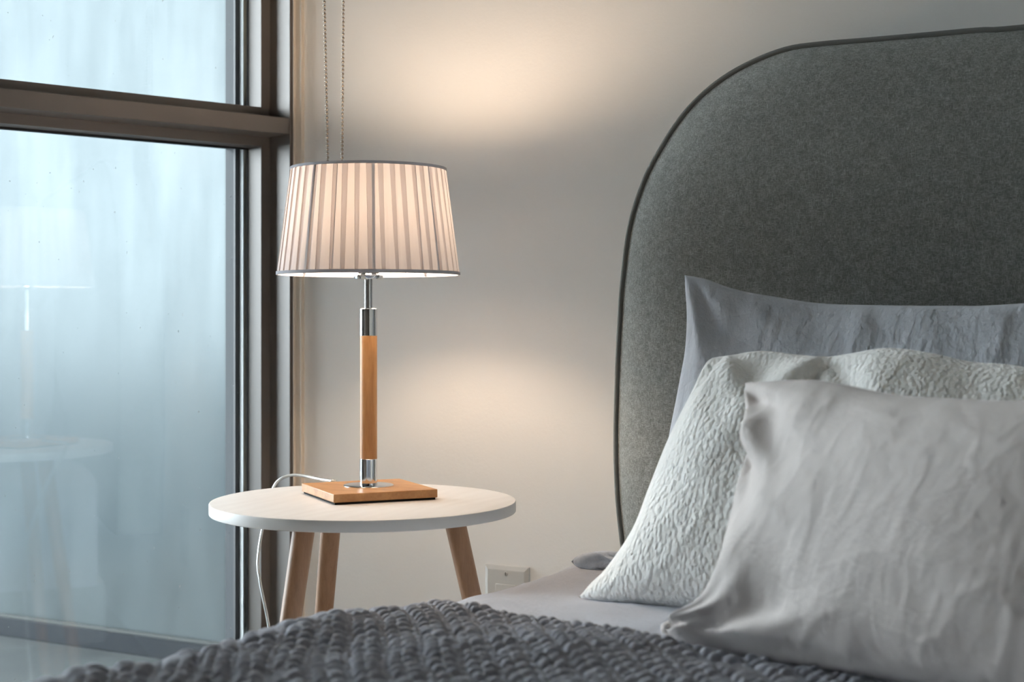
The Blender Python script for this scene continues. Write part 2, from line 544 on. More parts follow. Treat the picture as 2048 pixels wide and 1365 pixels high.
# trim strip where the wall meets the window post
tx0, tx1 = CX + .001, on_y(607.5, HOR, WY)[0]
tr = empty('trim_1', (tx0, WY, 0), 'narrow tan trim strip between window post and wall', None, None, 'structure')
box('cover_strip', tx0, tx1, WY - .006, WY + .002, 0, ROOMH, TRIM, tr, .0015)
box('edge_bead', tx1 - .0015, tx1 + .0012, WY - .008, WY + .002, 0, ROOMH, TRIM, tr, .0008)
box('edge_bead', tx0, tx0 + .003, WY - .009, WY + .002, 0, ROOMH, TRIM, tr, .001)

# ------------------------------------------------------------------ window wall
sP = win_s(580, 0.0)                  # post front: corner .. sP
nF = win_n(540, sP)                   # face of the glazing frame, set back from the post
sF = win_s(522, nF)                   # frame face: sP .. sF
nG = win_n(495.5, sF)                 # inner glass face
zT2, zT3 = win_z(580, 235.4, 0), win_z(578, 268.3, 0)       # transom bar top / bottom
zT1, zT5 = win_z(522, 214.2, nF), win_z(522, 292.5, nF)     # glazing frame above / below it
OUT = win_n(450.5, sF + .004)
SILL, HEAD = .09, 2.55
BAYS = [(0.0, 1.55), (1.55, 3.10), (3.10, S_END)]
for bi, (b0, b1) in enumerate(BAYS):
    w = empty('window_%d' % (bi + 1), wl((b0 + b1) / 2, nG, 0), ['taupe metal framed glazing bay with transom bar beside the lamp', 'middle taupe metal framed glazing bay of the window wall', 'taupe metal framed glazing bay farthest from the bed'][bi], None, None, 'structure')
    p1 = b1 - .03 if bi < 2 else b1
    wbox('post', b0 - .0, b0 + sP, OUT, 0, 0, ROOMH, METAL, w, .0012)
    if bi == 2: wbox('post', b1 - sP, b1, OUT, 0, 0, ROOMH, METAL, w, .0012)
    e0, e1 = b0 + sP - .0005, b1 + (.0005 if bi < 2 else -sP + .0005)
    wbox('transom', e0, e1, nF - .004, -.0025, zT3, zT2, METAL, w, .0012)
    for (za, zb) in ((SILL - .06, zT5), (zT1, HEAD)):
        pass
    fw = sF - sP
    # glazing frame: jambs, head and sill members around each light
    for za, zb in ((SILL, zT5), (zT1, HEAD)):
        wbox('frame_jamb', e0, e0 + fw, nG, nF, za - .05, zb + .05, METAL, w, .0008)
        wbox('frame_jamb', e1 - fw, e1, nG, nF, za - .05, zb + .05, METAL, w, .0008)
    wbox('frame_rail', e0 + fw * .9, e1 - fw * .9, nG, nF - .0006, zT5, zT1, METAL, w, .0008)
    wbox('frame_rail', e0, e1, nG, nF, 0.0, SILL, METAL, w, .0008)
    wbox('frame_rail', e0, e1, nG, nF, HEAD, ROOMH, METAL, w, .0008)
    for za, zb in ((SILL, zT5), (zT1, HEAD)):
        wbox('pane', e0 + .002, e1 - .002, nG - .004, nG, za - .01, zb + .01, GLASS, w)
        g0 = e0 + fw
        for (a0, a1) in ((g0, g0 + .0012), (e1 - fw - .0012, e1 - fw)):
            wbox('gasket', a0, a1, nG - .001, nG + .0006, za, zb, GASKET, w)
        wbox('gasket', g0, e1 - fw, nG - .001, nG + .0006, zb - .003, zb, GASKET, w)
        wbox('gasket', g0, e1 - fw, nG - .001, nG + .0006, za, za + .003, GASKET, w)
        for (a0, a1) in ((g0 - .004, g0 + .0060), (e1 - fw - .0060, e1 - fw + .004)):
            wbox('spacer_bar', a0, a1, nG - .016, nG - .0055, za - .004, zb + .004, SPACER, w)
        wbox('spacer_bar', g0, e1 - fw, nG - .016, nG - .0055, zb + .001, zb + .008, SPACER, w)
        for (a0, a1) in ((g0 - .006, g0 + .0145), (e1 - fw - .0145, e1 - fw + .006)):
            wbox('outer_gasket', a0, a1, nG - .022, nG - .0165, za - .004, zb + .004, GASKET, w)
    wbox('outer_frame', e0, e0 + fw + .004, OUT, nG - .018, 0, ROOMH, SLATE, w)
    wbox('outer_frame', e1 - fw - .004, e1, OUT, nG - .018, 0, ROOMH, SLATE, w)
    wbox('outer_frame', e0, e1, OUT, nG - .018, zT5 + .004, zT1 - .004, SLATE, w)

# ------------------------------------------------------------------ outside: balcony and frosted privacy screen
SY = on_z(0, 1265.4, 0)[1]            # line of the screen on the balcony floor
bf = box('balcony_floor', -5.2, CX + .6, -3.2, SY + 1.5, -.25, -.002, CONC)
# keep the slab outside the room: cut to the glazing line
bf.data.clear_geometry()
slab = [wl(-2.4, OUT + .03, 0), wl(S_END + 1.0, OUT + .03, 0), wl(S_END + 1.0, OUT - 2.3, 0), wl(-2.4, OUT - 2.3, 0)]
bf.data.from_pydata([tuple(p + np.array([0, 0, z])) for z in (-.25, -.002) for p in slab], [], [(0, 1, 2, 3), (7, 6, 5, 4), (0, 4, 5, 1), (1, 5, 6, 2), (2, 6, 7, 3), (3, 7, 4, 0)])
tag(bf, 'dark grey concrete balcony floor outside the glass', None, None, 'structure')
pxl, pxr = on_y(450.5, HOR, SY - .02)[0], on_y(476, HOR, SY)[0] + .03
wx = box('wall_exterior', pxr, CX + .25, SY - .03, SY + .12, -.05, ROOMH + .2, EXTW); tag(wx, 'grey rendered pier closing the balcony screen', None, None, 'structure')
sof = obj('ceiling_sky_block', [p + np.array([0, 0, ROOMH + z]) for z in (.1, .35) for p in slab], [(0, 1, 2, 3), (7, 6, 5, 4), (0, 4, 5, 1), (1, 5, 6, 2), (2, 6, 7, 3), (3, 7, 4, 0)], EXTW, None, False)  # unseen overhang, added to keep zenith sky off the balcony
tag(sof, 'unseen grey overhang added to block the high sky', None, None, 'structure')
grd = box('ground', -400, 200, -300, 500, -16.3, -16, GROUND); tag(grd, 'far hazy blue-grey ground below the balcony', None, None, 'structure')
ps = empty('privacy_screen', (-2.6, SY, 0), 'frosted blue-grey glass balcony screen in a dark metal frame outside the window', 'screen')
zr = on_y(0, 1231, SY)[2]; zr2 = on_y(0, 1225.5, SY)[2]
XL = -4.6
box('bottom_rail', XL, pxr, SY - .02, SY + .02, -.002, zr, DARKMETAL, ps, .002)
box('glazing_seal', XL + .03, pxl, SY - .012, SY + .012, zr - .001, zr2, SEAL, ps)
box('end_post', pxl, pxr, SY - .02, SY + .02, 0, 2.5, DARKMETAL, ps, .002)
box('end_post', XL, XL + .06, SY - .02, SY + .02, 0, 2.5, DARKMETAL, ps, .002)
box('top_rail', XL, pxr, SY - .02, SY + .02, 2.5, 2.55, DARKMETAL, ps, .002)
box('frosted_pane', XL + .03, pxl + .01, SY - .004, SY + .004, zr2 - .004, 2.52, FROST, ps)

# ------------------------------------------------------------------ roller blind with its bead chain
rb_s, rb_n = .04, .06
rb = empty('roller_blind', wl(.8, rb_n, 2.45), 'roller blind above the window with a looped metal bead chain hanging down behind the lampshade', 'blind')
sweep('roller_tube', [wl(.06, rb_n, 2.47), wl(.5, rb_n, 2.47), wl(1.5, rb_n, 2.47)], circ(.022, 24), BLINDC, rb, smooth=40)
wbox('mounting_bracket', .035, .06, .0, rb_n + .03, 2.42, ROOMH, STEEL, rb, .002)
CD = 2.285
def chain_pt(side, z):
    # the two strands, read off the photograph at two rows
    d = CD
    py = HOR - (z - CAMZ) / d * F
    px = (648.5 + (py - 0) * (655.5 - 648.5) / 320) if side == 0 else (686.5 + py * (684.0 - 686.5) / 320)
    return at_depth(px, py, d)
zlow = .915
a = [chain_pt(0, z) for z in np.linspace(2.46, zlow, 40)]
b = [chain_pt(1, z) for z in np.linspace(zlow, 2.46, 40)]
pl, pr = a[-1], b[0]
mid = [(pl + pr) / 2 + (pl - pr) / 2 * math.cos(t) - np.array([0, 0, np.linalg.norm(pl - pr) / 2 * math.sin(t)]) for t in np.linspace(0, math.pi, 9)[1:-1]]
path = np.array(a + mid + b)
seg = np.linalg.norm(np.diff(path, axis=0), axis=1); cum = np.r_[0, np.cumsum(seg)]
nb = int(cum[-1] / .00605)
q = np.linspace(0, cum[-1], nb)
cen = np.stack([np.interp(q, cum, path[:, k]) for k in range(3)], 1)
BV, BF = [], []
rings, sg = 4, 8
sph = [(0, 0, 1)] + [(math.sin(math.pi * i / (rings + 1)) * math.cos(2 * math.pi * k / sg), math.sin(math.pi * i / (rings + 1)) * math.sin(2 * math.pi * k / sg), math.cos(math.pi * i / (rings + 1))) for i in range(1, rings + 1) for k in range(sg)] + [(0, 0, -1)]
sf = [(0, 1 + k, 1 + (k + 1) % sg) for k in range(sg)]
for i in range(rings - 1):
    for k in range(sg):
        sf.append((1 + i * sg + k, 1 + (i + 1) * sg + k, 1 + (i + 1) * sg + (k + 1) % sg, 1 + i * sg + (k + 1) % sg))
sf += [(len(sph) - 1, 1 + (rings - 1) * sg + (k + 1) % sg, 1 + (rings - 1) * sg + k) for k in range(sg)]
for c in cen:
    o0 = len(BV)
    BV += [c + np.array(v) * .00235 for v in sph]
    BF += [tuple(i + o0 for i in f) for f in sf]
ch = obj('bead_chain', BV, BF, BRONZE, rb); tag(ch, 'thin looped metal ball chain', None, None, 'stuff')
sweep('chain_link_wire', cen[::3], circ(.0007, 5), BRONZE, rb)

# ------------------------------------------------------------------ bed
HB_Y = 1.885                                # seam plane of the headboard front
hb_px = [(1252, 1125), (1246, 1078), (1238, 1000), (1234, 900), (1236, 780), (1241, 660), (1248, 560), (1263, 450), (1291, 362),
         (1323, 300), (1361, 241), (1401, 196), (1451, 156), (1511, 123), (1576, 99), (1641, 89.5), (1730, 82), (1850, 71.5), (1960, 61.5), (2048, 56)]
L = np.array([on_y(x, y, HB_Y)[[0, 2]] for x, y in hb_px])
L = np.vstack([[L[0, 0] + .012, .30], L])
BC = 0.0                                     # bed centre line
zt = L[-1, 1]
# the top runs level to the middle, then mirrored
L = np.vstack([L, [[BC - .05, zt + .004]]])
Lf = spline(np.c_[L, np.zeros(len(L))], 150)[:, :2]
Rr = Lf[::-1].copy(); Rr[:, 0] = 2 * BC - Rr[:, 0]
outline = np.vstack([Lf, Rr])                # left bottom, over the top, right bottom
bed = empty('upholstered_bed', (BC, 0.85, 0), 'grey upholstered bed with tall rounded piped headboard against the wall', 'bed')
# headboard shell (outline extruded to the wall) and its padded front
n = len(outline)
cx_, cz_ = BC, .62
V = [(x, HB_Y, z) for x, z in outline] + [(x, WY - .004, z) for x, z in outline]
Fc = [(i, n + i, n + i + 1, i + 1) for i in range(n - 1)] + [tuple(range(n, 2 * n))] + [(0, n - 1, 2 * n - 1, n)]
obj('headboard_shell', V, Fc, HEADB, bed, smooth=40)
K = 26
rows = []
for k in range(K + 1):
    t = k / K
    sc = 1 - t
    x = cx_ + (outline[:, 0] - cx_) * sc
    z = .30 + (outline[:, 1] - .30) * sc if False else cz_ + (outline[:, 1] - cz_) * sc
    # distance from the seam in metres, roughly
    d = t * np.hypot(outline[:, 0] - cx_, outline[:, 1] - cz_)
    bul = .036 * (1 - np.exp(-d / .05)) + .006 * np.clip(d / .3, 0, 1)
    rows.append(np.stack([x, HB_Y - bul, z], 1))
# concentrate rings near the seam
ts = (np.linspace(0, 1, K + 1) ** 2.2)
rows = []
for t in ts:
    sc = 1 - t
    x = cx_ + (outline[:, 0] - cx_) * sc; z = cz_ + (outline[:, 1] - cz_) * sc
    d = t * np.hypot(outline[:, 0] - cx_, outline[:, 1] - cz_)
    bul = .030 * (1 - np.exp(-d / .045)) + .006 * np.clip(d / .3, 0, 1)
    rows.append(np.stack([x, HB_Y - .002 - bul, z], 1))
pad = grid_obj('headboard_pad', np.array(rows), HEADB, bed, True)
pip = np.stack([outline[:, 0], np.full(n, HB_Y - .003), outline[:, 1]], 1)
sweep('piping', pip, circ(.0038, 10), PIPING, bed, up=(0, 1, 0))
# base and legs
BX0, BX1, BY0, BY1 = -.885, .885, -.18, HB_Y - .045
box('side_rail', BX0 + .01, BX0 + .06, BY0, BY1 + .02, .08, .199, HEADB, bed, .008)
box('side_rail', BX1 - .06, BX1 - .01, BY0, BY1 + .02, .08, .199, HEADB, bed, .008)
box('foot_rail', BX0 + .01, BX1 - .01, BY0 - .03, BY0 + .02, .08, .199, HEADB, bed, .008)
box('slat_deck', BX0 + .05, BX1 - .05, BY0 + .01, BY1 + .02, .18, .1995, FLOORM, bed)
for x in (BX0 + .06, BX1 - .06):
    for y in (BY0 + .05, BY1 - .08):
        lathe('leg', [(.018, 0), (.026, .10), (.026, .13)], (x, y), LEGW, bed, 24)

# mattress in a fitted sheet: rounded slab with a slightly slack top
MZ = .445
def mat_top(x, y):
    z = MZ - .002 * np.clip((y - 1.40) / .40, 0, 1) + .0035 * fbm(x * 5 + 3, y * 5, 11, 3)
    z = z + .0022 * ridge(x * 7 + y * 2.0, y * 9, 21, 2)
    return z
def slab_mesh(name, x0, x1, y0, y1, zb, ztop, r, mat, nu=150, nv=170):
    """closed rounded slab: top grid that rolls over its edges and down the sides"""
    prof = []                               # (inset 0 at the outer face, height below the top)
    for t in np.linspace(0, math.pi / 2, 9): prof.append((r * (1 - math.sin(t)), r * (1 - math.cos(t))))
    u = np.r_[np.array([x0] * 1), [], []]
    xs = np.linspace(x0 + r, x1 - r, nu); ys = np.linspace(y0 + r, y1 - r, nv)
    ang = np.linspace(math.pi / 2, 0, 9)[:-1]
    def ext(c, lo, hi):
        a = [(lo, .0, 1.0)]                  # (pos, -, drop flag)
        pos = [lo] + list(lo + r - r * np.sin(ang)) + list(c) + list(hi - r + r * np.sin(ang[::-1])) + [hi]
        drop = [1.0] + list(0 * ang) + [0] * len(c) + list(0 * ang) + [1.0]
        rl = [r] + list(r - r * np.cos(ang)) + [0] * len(c) + list(r - r * np.cos(ang[::-1])) + [r]
        return np.array(pos), np.array(drop), np.array(rl)
    X, dx, rx = ext(xs, x0, x1); Y, dy, ry = ext(ys, y0, y1)
    XX, YY = np.meshgrid(X, Y, indexing='ij')
    zt = ztop(XX, YY)
    fall = np.minimum(np.hypot(rx[:, None], ry[None, :]), r)
    Z = zt - fall
    DR = np.maximum(dx[:, None], dy[None, :])
    Z = np.where(DR > .5, zb, Z)
    return grid_obj(name, np.stack([XX, YY, Z], -1), mat, None, 50)
mt = slab_mesh('mattress', BX0, BX1, BY0 + .02, BY1 - .002, .2005, mat_top, .035, SHEET)
tag(mt, 'mattress in a plain lilac-grey fitted sheet on the bed', 'mattress')

# ------------------------------------------------------------------ chunky knit throw over the foot of the bed
def knit_height(x, y):
    """relief of the stitches: a smooth knit rib and two purl columns per repeat; the throw lies askew"""
    P, R = .0200, .031
    a = x * .80 + y * .60
    v = x * .60 - y * .80
    a = a + .006 * vnoise(x * 7, y * 7, 31) + .0022 * vnoise(x * 45, y * 45, 32)
    v = v + .005 * vnoise(x * 8 + 7, y * 8, 33) + .0028 * vnoise(x * 50, y * 50, 34)
    amp = 1 + .25 * vnoise(x * 30, y * 30, 35)
    x = np.mod(a, R)
    d = np.minimum(x, R - x)
    h = .0100 * np.sqrt(np.clip(1 - (d / .0054) ** 2, 0, 1)) * (.86 + .14 * np.cos(2 * np.pi * v / (P * .5)))
    for xc, off in ((.0102, 0.0), (.0208, .40)):
        t = (x - xc) / .0078
        ph = v / P - off - .20 * t * t
        row = np.abs(np.cos(np.pi * ph)) ** .6
        h = np.maximum(h, .0125 * amp * (.08 + .92 * row) * (np.abs(t) < 1) * (.55 + .45 * np.sqrt(np.clip(1 - t * t, 0, 1))))
    return h
TX0 = BX0 - .012
edge_y = lambda x: np.interp(x, [-1.0, -.88, -.80, -.58, -.40, .0, .6], [1.385, 1.38, 1.365, 1.32, 1.27, 1.25, 1.25])
RA = .05
da = .0021
drop_len, top_len = .24, 1.45
A = np.arange(-drop_len, top_len, da)
Vv = np.arange(0, 1.02, da)
AA, VV = np.meshgrid(A, Vv, indexing='ij')
# profile across the bed: hangs, rolls over the edge, then lies on top
arc = RA * math.pi / 2
ax_ = np.where(A < 0, TX0, np.where(A < arc, TX0 + RA - RA * np.cos(np.clip(A, 0, arc) / RA), TX0 + RA + (A - arc)))
az_ = np.where(A < 0, A, np.where(A < arc, RA * np.sin(np.clip(A, 0, arc) / RA), RA)) - RA
nx_ = np.where(A < 0, -1, np.where(A < arc, -np.cos(np.clip(A, 0, arc) / RA), 0))
nz_ = np.where(A < 0, 0, np.where(A < arc, np.sin(np.clip(A, 0, arc) / RA), 1))
Xb = np.repeat(ax_[:, None], len(Vv), 1)
Yb = edge_y(np.clip(Xb, -1, .6)) - VV
loft = np.interp(VV, [0, .008, .05, .12, .32, .5, 1.05], [.000, .000, .000, .006, .019, .026, .027])
side = np.clip((Xb - TX0) / .5, 0, 1)
loft = loft * (1 - .62 * side) + .004 * side * 0
und = .006 * vnoise(Xb * 4.2, Yb * 5, 41) + .004 * vnoise(Xb * 9, Yb * 8, 42)
und = und * np.clip(VV / .12, 0, 1)
thick = .0025 + np.clip(loft + und, -.001, 1)
kh = knit_height(TX0 + AA, Yb) * np.clip(VV / .008, .15, 1)
NX = np.repeat(nx_[:, None], len(Vv), 1); NZ = np.repeat(nz_[:, None], len(Vv), 1)
base = mat_top(np.clip(Xb, BX0 + .035, BX1), Yb)
Zb = base + np.repeat(az_[:, None], len(Vv), 1)
tot = thick + kh
PX = Xb + NX * tot; PZ = Zb + NZ * tot
PX = PX + np.where(AA < 0, -.010 * np.sin(Yb * 17) * np.clip(-AA / .1, 0, 1) - .012 * np.clip(-AA / .2, 0, 1), 0)
thr = grid_obj('knitted_throw', np.stack([PX, Yb, PZ], -1), KNIT, None, True)
tag(thr, 'slate-grey chunky knit throw spread over the bed and hanging off its side', 'blanket')

# ------------------------------------------------------------------ pillows
def pillow(name, top, right, bottom, left, thick, mat, label, seed, wr=.004, folds=(), nu=190, nv=140, puff=.55, back=1.0, edge=.35):
    """Coons patch through four seam curves (each a list of 3D points), plumped both ways"""
    U = np.linspace(0, 1, nu); Vq = np.linspace(0, 1, nv)
    ct, cb = spline(top, nu), spline(bottom, nu)          # left -> right
    clf, crt = spline(left, nv), spline(right, nv)        # top -> bottom
    u = U[:, None, None]; v = Vq[None, :, None]
    S = (1 - v) * ct[:, None] + v * cb[:, None] + (1 - u) * clf[None] + u * crt[None] \
        - ((1 - u) * (1 - v) * ct[0] + u * (1 - v) * ct[-1] + (1 - u) * v * cb[0] + u * v * cb[-1])
    du = np.gradient(S, axis=0); dv = np.gradient(S, axis=1)
    Nn = np.cross(dv, du)
    ln = np.linalg.norm(Nn, axis=2, keepdims=True)
    avg = Nn.reshape(-1, 3).sum(0); avg /= np.linalg.norm(avg)
    Nn = np.where(ln > 1e-12, Nn / np.maximum(ln, 1e-12), avg)
    Nn = Nn * .25 + avg * .75; Nn /= np.linalg.norm(Nn, axis=2, keepdims=True)
    uu, vv = U[:, None], Vq[None, :]
    eu = (4 * uu * (1 - uu)); ev = (4 * vv * (1 - vv))
    prof = (eu ** puff) * (ev ** puff)
    wid = np.linalg.norm(S[-1, nv // 2] - S[0, nv // 2]); hei = np.linalg.norm(S[nu // 2, -1] - S[nu // 2, 0])
    x, y = uu * wid, vv * hei
    fade = np.clip(np.minimum(np.minimum(x, wid - x), np.minimum(y, hei - y)) / .02, 0, 1)
    w = wr * (ridge(x * 9 + y * 3, y * 6 - x * 2, seed, 3) - .55) + wr * .7 * fbm(x * 6, y * 6, seed + 9, 3)
    # creases running in from the seams
    w = w + wr * .8 * vnoise(x * 38, y * 5, seed + 3) * np.exp(-np.minimum(y, hei - y) / .05) \
          + wr * .8 * vnoise(x * 5, y * 38, seed + 4) * np.exp(-np.minimum(x, wid - x) / .05)
    for (fx, fy, amp, k, ph, rad) in folds:              # fans of folds gathered at a point of the seam
        dx, dy = x - fx * wid, y - fy * hei
        rr = np.hypot(dx, dy); th = np.arctan2(dy, dx)
        w = w + amp * np.cos(k * th + ph + 1.3 * vnoise(rr * 18, th * 2, seed + 6)) * (rr / rad) * np.exp(1 - rr / rad)
    seamw = edge * wr * vnoise(x * 30, y * 30, seed + 12)
    front = S + Nn * (thick * .5 * prof + w * fade + 0)[..., None]
    backp = S - Nn * (thick * .5 * back * prof + .4 * w[::-1] * fade)[..., None]
    wob = (seamw * (1 - fade))[..., None]
    front = front + avg * wob; backp = backp + avg * wob
    # one closed mesh: front grid + back grid sharing the seam
    me = bpy.data.meshes.new(name)
    idf = np.arange(nu * nv).reshape(nu, nv)
    idb = idf + nu * nv
    idb = idb.copy()
    idb[0, :] = idf[0, :]; idb[-1, :] = idf[-1, :]; idb[:, 0] = idf[:, 0]; idb[:, -1] = idf[:, -1]
    Vt = np.vstack([front.reshape(-1, 3), backp.reshape(-1, 3)])
    q1 = np.stack([idf[:-1, :-1], idf[:-1, 1:], idf[1:, 1:], idf[1:, :-1]], -1).reshape(-1, 4)
    q2 = np.stack([idb[:-1, :-1], idb[1:, :-1], idb[1:, 1:], idb[:-1, 1:]], -1).reshape(-1, 4)
    Q = np.vstack([q1, q2])
    used = np.zeros(len(Vt), bool); used[Q.ravel()] = True
    remap = np.cumsum(used) - 1
    Vt = Vt[used]; Q = remap[Q]
    me.vertices.add(len(Vt)); me.vertices.foreach_set('co', Vt.astype(np.float32).ravel())
    me.loops.add(Q.size); me.loops.foreach_set('vertex_index', Q.astype(np.int32).ravel())
    me.polygons.add(len(Q))
    me.polygons.foreach_set('loop_start', np.arange(0, Q.size, 4, dtype=np.int32))
    me.polygons.foreach_set('loop_total', np.full(len(Q), 4, dtype=np.int32))
    me.update(calc_edges=True); me.validate()
    o = link(name, me, mat, None, True)
    return tag(o, label, 'pillow')

A3 = lambda *p: np.array(p, float)
# grey sleeping pillow standing against the headboard
gy = lambda y: np.interp(y, [550, 760, 1120], [1.765, 1.735, 1.695])
g_left = [on_y(x, y, gy(y)) for x, y in [(1370, 551), (1371, 590), (1373, 640), (1370, 700), (1358, 770), (1338, 870), (1322, 985), (1290, 1075), (1250, 1102), (1213, 1102), (1182, 1105), (1155, 1113), (1143, 1124)]]
g_top = [on_y(x, y, 1.765) for x, y in [(1370, 551), (1410, 558), (1470, 579), (1550, 594), (1640, 607), (1760, 611), (1900, 612), (2048, 607)]] + [A3(.02, 1.765, .800)]
g_right = [A3(.02, 1.765, .800), A3(.03, 1.75, .70), A3(.04, 1.745, .56), A3(.06, 1.745, .446)]
g_bot = [g_left[-1], on_y(1157, 1136, 1.695), on_y(1185, 1141, 1.695), on_y(1230, 1140, 1.70), A3(-.6, 1.72, .446), A3(-.2, 1.735, .446), A3(.06, 1.745, .446)]
pillow('bed_pillow', g_top, g_right, g_bot, g_left, .125, GREYLIN, 'cool grey linen pillow standing against the headboard, behind the cream pillow', 51, .0036,
       folds=[(0, 0, .006, 5, .5, .05), (0, .9, .006, 5, 0, .05)], nu=220)
# cream boucle pillow
wy_ = lambda y: np.interp(y, [705, 1195], [1.635, 1.512])
w_left = [on_y(x, y, wy_(y)) for x, y in [(1424, 716), (1408, 735), (1383, 790), (1335, 895), (1300, 985), (1268, 1065), (1215, 1140), (1180, 1172), (1157, 1196)]]
w_top = [on_y(x, y, 1.635) for x, y in [(1424, 716), (1470, 712), (1530, 706), (1600, 714), (1665, 720), (1720, 714), (1790, 704), (1870, 714), (1950, 731), (2048, 740)]] + [A3(-.20, 1.63, .688), A3(-.08, 1.63, .70)]
w_right = [A3(-.08, 1.63, .70), A3(-.06, 1.60, .60), A3(-.05, 1.56, .50), A3(-.04, 1.52, .447)]
w_bot = [w_left[-1], A3(-.71, 1.505, .446), A3(-.62, 1.507, .447), A3(-.35, 1.51, .447), A3(-.04, 1.52, .447)]
pillow('fleece_pillow', w_top, w_right, w_bot, w_left, .135, BOUCLE, 'plump cream bouclé fleece pillow between the grey and the beige pillow', 61, .0012,
       folds=[(0.05, 0, .007, 4, 1.0, .05), (.25, 0, .007, 3, 0, .05)], puff=.43)
# beige linen cushion in front, turned a little towards the window
bd = A3(.9, -.44, 0) / np.hypot(.9, .44)
def on_b(px, py, off=0.0):
    """point of the leaning plane of the front cushion that shows at (px, py)"""
    r = ray(px, py)
    p0 = A3(-.585, 1.375 + off, .452)                  # bottom corner
    up = A3(.03, .075, .24)
    nn = np.cross(bd, up)
    return EYE + r * (np.dot(nn, p0 - EYE) / np.dot(nn, r))
b_left = [on_b(x, y) for x, y in [(1491, 767), (1494, 800), (1504, 870), (1507, 945), (1497, 1010), (1482, 1075), (1468, 1140), (1455, 1185), (1430, 1216), (1380, 1233), (1342, 1244), (1334, 1262)]]
b_top = [on_b(x, y) for x, y in [(1491, 767), (1530, 764), (1640, 764), (1700, 773), (1760, 785), (1830, 797), (1940, 803), (2048, 806), (2180, 806), (2330, 790)]]
b_bot = [on_b(x, y) for x, y in [(1334, 1262), (1350, 1291), (1420, 1307), (1500, 1317), (1600, 1333), (1700, 1349), (1850, 1375), (2050, 1412), (2300, 1470)]]
b_right = [b_top[-1], (b_top[-1] * 2 + b_bot[-1]) / 3 + A3(-.01, .0, 0), (b_top[-1] + b_bot[-1] * 2) / 3 + A3(-.01, 0, 0), b_bot[-1]]
pillow('linen_cushion', b_top, b_right, b_bot, b_left, .155, BEIGELIN, 'warm beige-grey linen cushion with pinched corners in front of the cream pillow', 71, .0024,
       folds=[(0.0, .02, .0085, 6, .6, .045), (0.03, .95, .009, 7, .3, .045), (0, .25, .008, 4, 1.2, .03), (.055, .92, .030, 0, 0, .030)], puff=.48)

# ------------------------------------------------------------------ side table
TZ = .52
tc2 = on_z(729.0, 999.6, TZ)                      # near centre of the ellipse
tdep = .40 * F / 608.7
tcen = at_depth(727.6, HOR, tdep)
tcx, tcy = tcen[0], tcen[1]
tb = empty('side_table', (tcx, tcy, 0), 'small round white side table with three splayed wooden legs beside the bed', 'table')
R_ = .20
lathe('table_top', [(R_ - .004, TZ - .0150), (R_ - .0008, TZ - .0146), (R_, TZ - .0138), (R_, TZ - .0012), (R_ - .0006, TZ - .0003), (R_ - .0016, TZ), (.10, TZ), (.0005, TZ)], (tcx, tcy), [TABLE, TABLEEDGE], tb, 160, 35)
top_ = tb.children[0].data
for p_ in top_.polygons:
    p_.material_index = 0 if p_.normal.z > .5 else 1
for k, a_cam in enumerate((-3, -123, 117)):
    t = math.radians(a_cam)
    dirw = RGT * math.cos(t) + FWD * math.sin(t)
    rt, rbm = .117, .117 + .226 * (TZ - .015)
    p0 = A3(tcx, tcy, 0) + dirw * rbm
    p1 = A3(tcx, tcy, TZ - .014) + dirw * rt
    path = [p0 + (p1 - p0) * s_ for s_ in np.linspace(0, 1, 12)]
    rad = np.interp(np.linspace(0, 1, 12), [0, 1], [.0105, .0140])
    V, Fc = [], []
    ax = (p1 - p0) / np.linalg.norm(p1 - p0)
    u_ = np.cross(ax, dirw); u_ /= np.linalg.norm(u_); w_ = np.cross(ax, u_)
    sgm = 28
    for i, (p, r) in enumerate(zip(path, rad)):
        for j in range(sgm):
            an = 2 * math.pi * j / sgm
            q_ = p + u_ * r * math.cos(an) + w_ * r * math.sin(an)
            if i == 0: q_ = q_ + ax * (-q_[2] / ax[2])
            if i == 11: q_ = q_ + ax * ((TZ - .0142 - q_[2]) / ax[2])
            V.append(q_)
    for i in range(11):
        for j in range(sgm):
            Fc.append((i * sgm + j, i * sgm + (j + 1) % sgm, (i + 1) * sgm + (j + 1) % sgm, (i + 1) * sgm + j))
    Fc.append(tuple(range(sgm - 1, -1, -1))); Fc.append(tuple(11 * sgm + j for j in range(sgm)))
    obj('leg', V, Fc, LEGW, tb, 50)

# ------------------------------------------------------------------ table lamp
LD = 2.022                                           # depth of the lamp axis
lp = at_depth(737.2, HOR, LD)
lx, ly = lp[0], lp[1]
zy = lambda py: CAMZ - (py - HOR) / F * LD
lm = empty('table_lamp', (lx, ly, TZ), 'lit table lamp with pleated white shade, oak stem and square oak base', 'lamp')
BZ0, BZ1 = TZ + .0028, TZ + .0138
cor = [on_z(x, y, BZ1) for x, y in [(599.5, 968.7), (680.5, 990.5), (879, 981), (787, 958.3)]]
bc = np.mean(cor, 0)
hd = np.mean([np.linalg.norm(c - bc) for c in cor])
ang = math.atan2(*(cor[0] - bc)[[1, 0]]) * .5 + (math.atan2(*(cor[2] - bc)[[1, 0]]) + math.pi) * .5
def sq(z, s): return [(lx + (bc[0] - lx) * .5 + hd * s * math.cos(ang + k * math.pi / 2), ly + (bc[1] - ly) * .5 + hd * s * math.sin(ang + k * math.pi / 2), z) for k in range(4)]
box8('base', sq(BZ0, 1) + sq(BZ1, 1), OAK, lm, .0010)
box8('base_pad', sq(TZ + .0001, .965) + sq(BZ0 + .0002, .965), BLACKPAD, lm)
RF = 50.2 * LD / F
lathe('flange', [(RF, BZ1 - .0002), (RF, BZ1 + .0007), (RF - .001, BZ1 + .0014), (.010, BZ1 + .0016)], (lx, ly), CHROME, lm, 96)
RS = 17.4 * LD / F
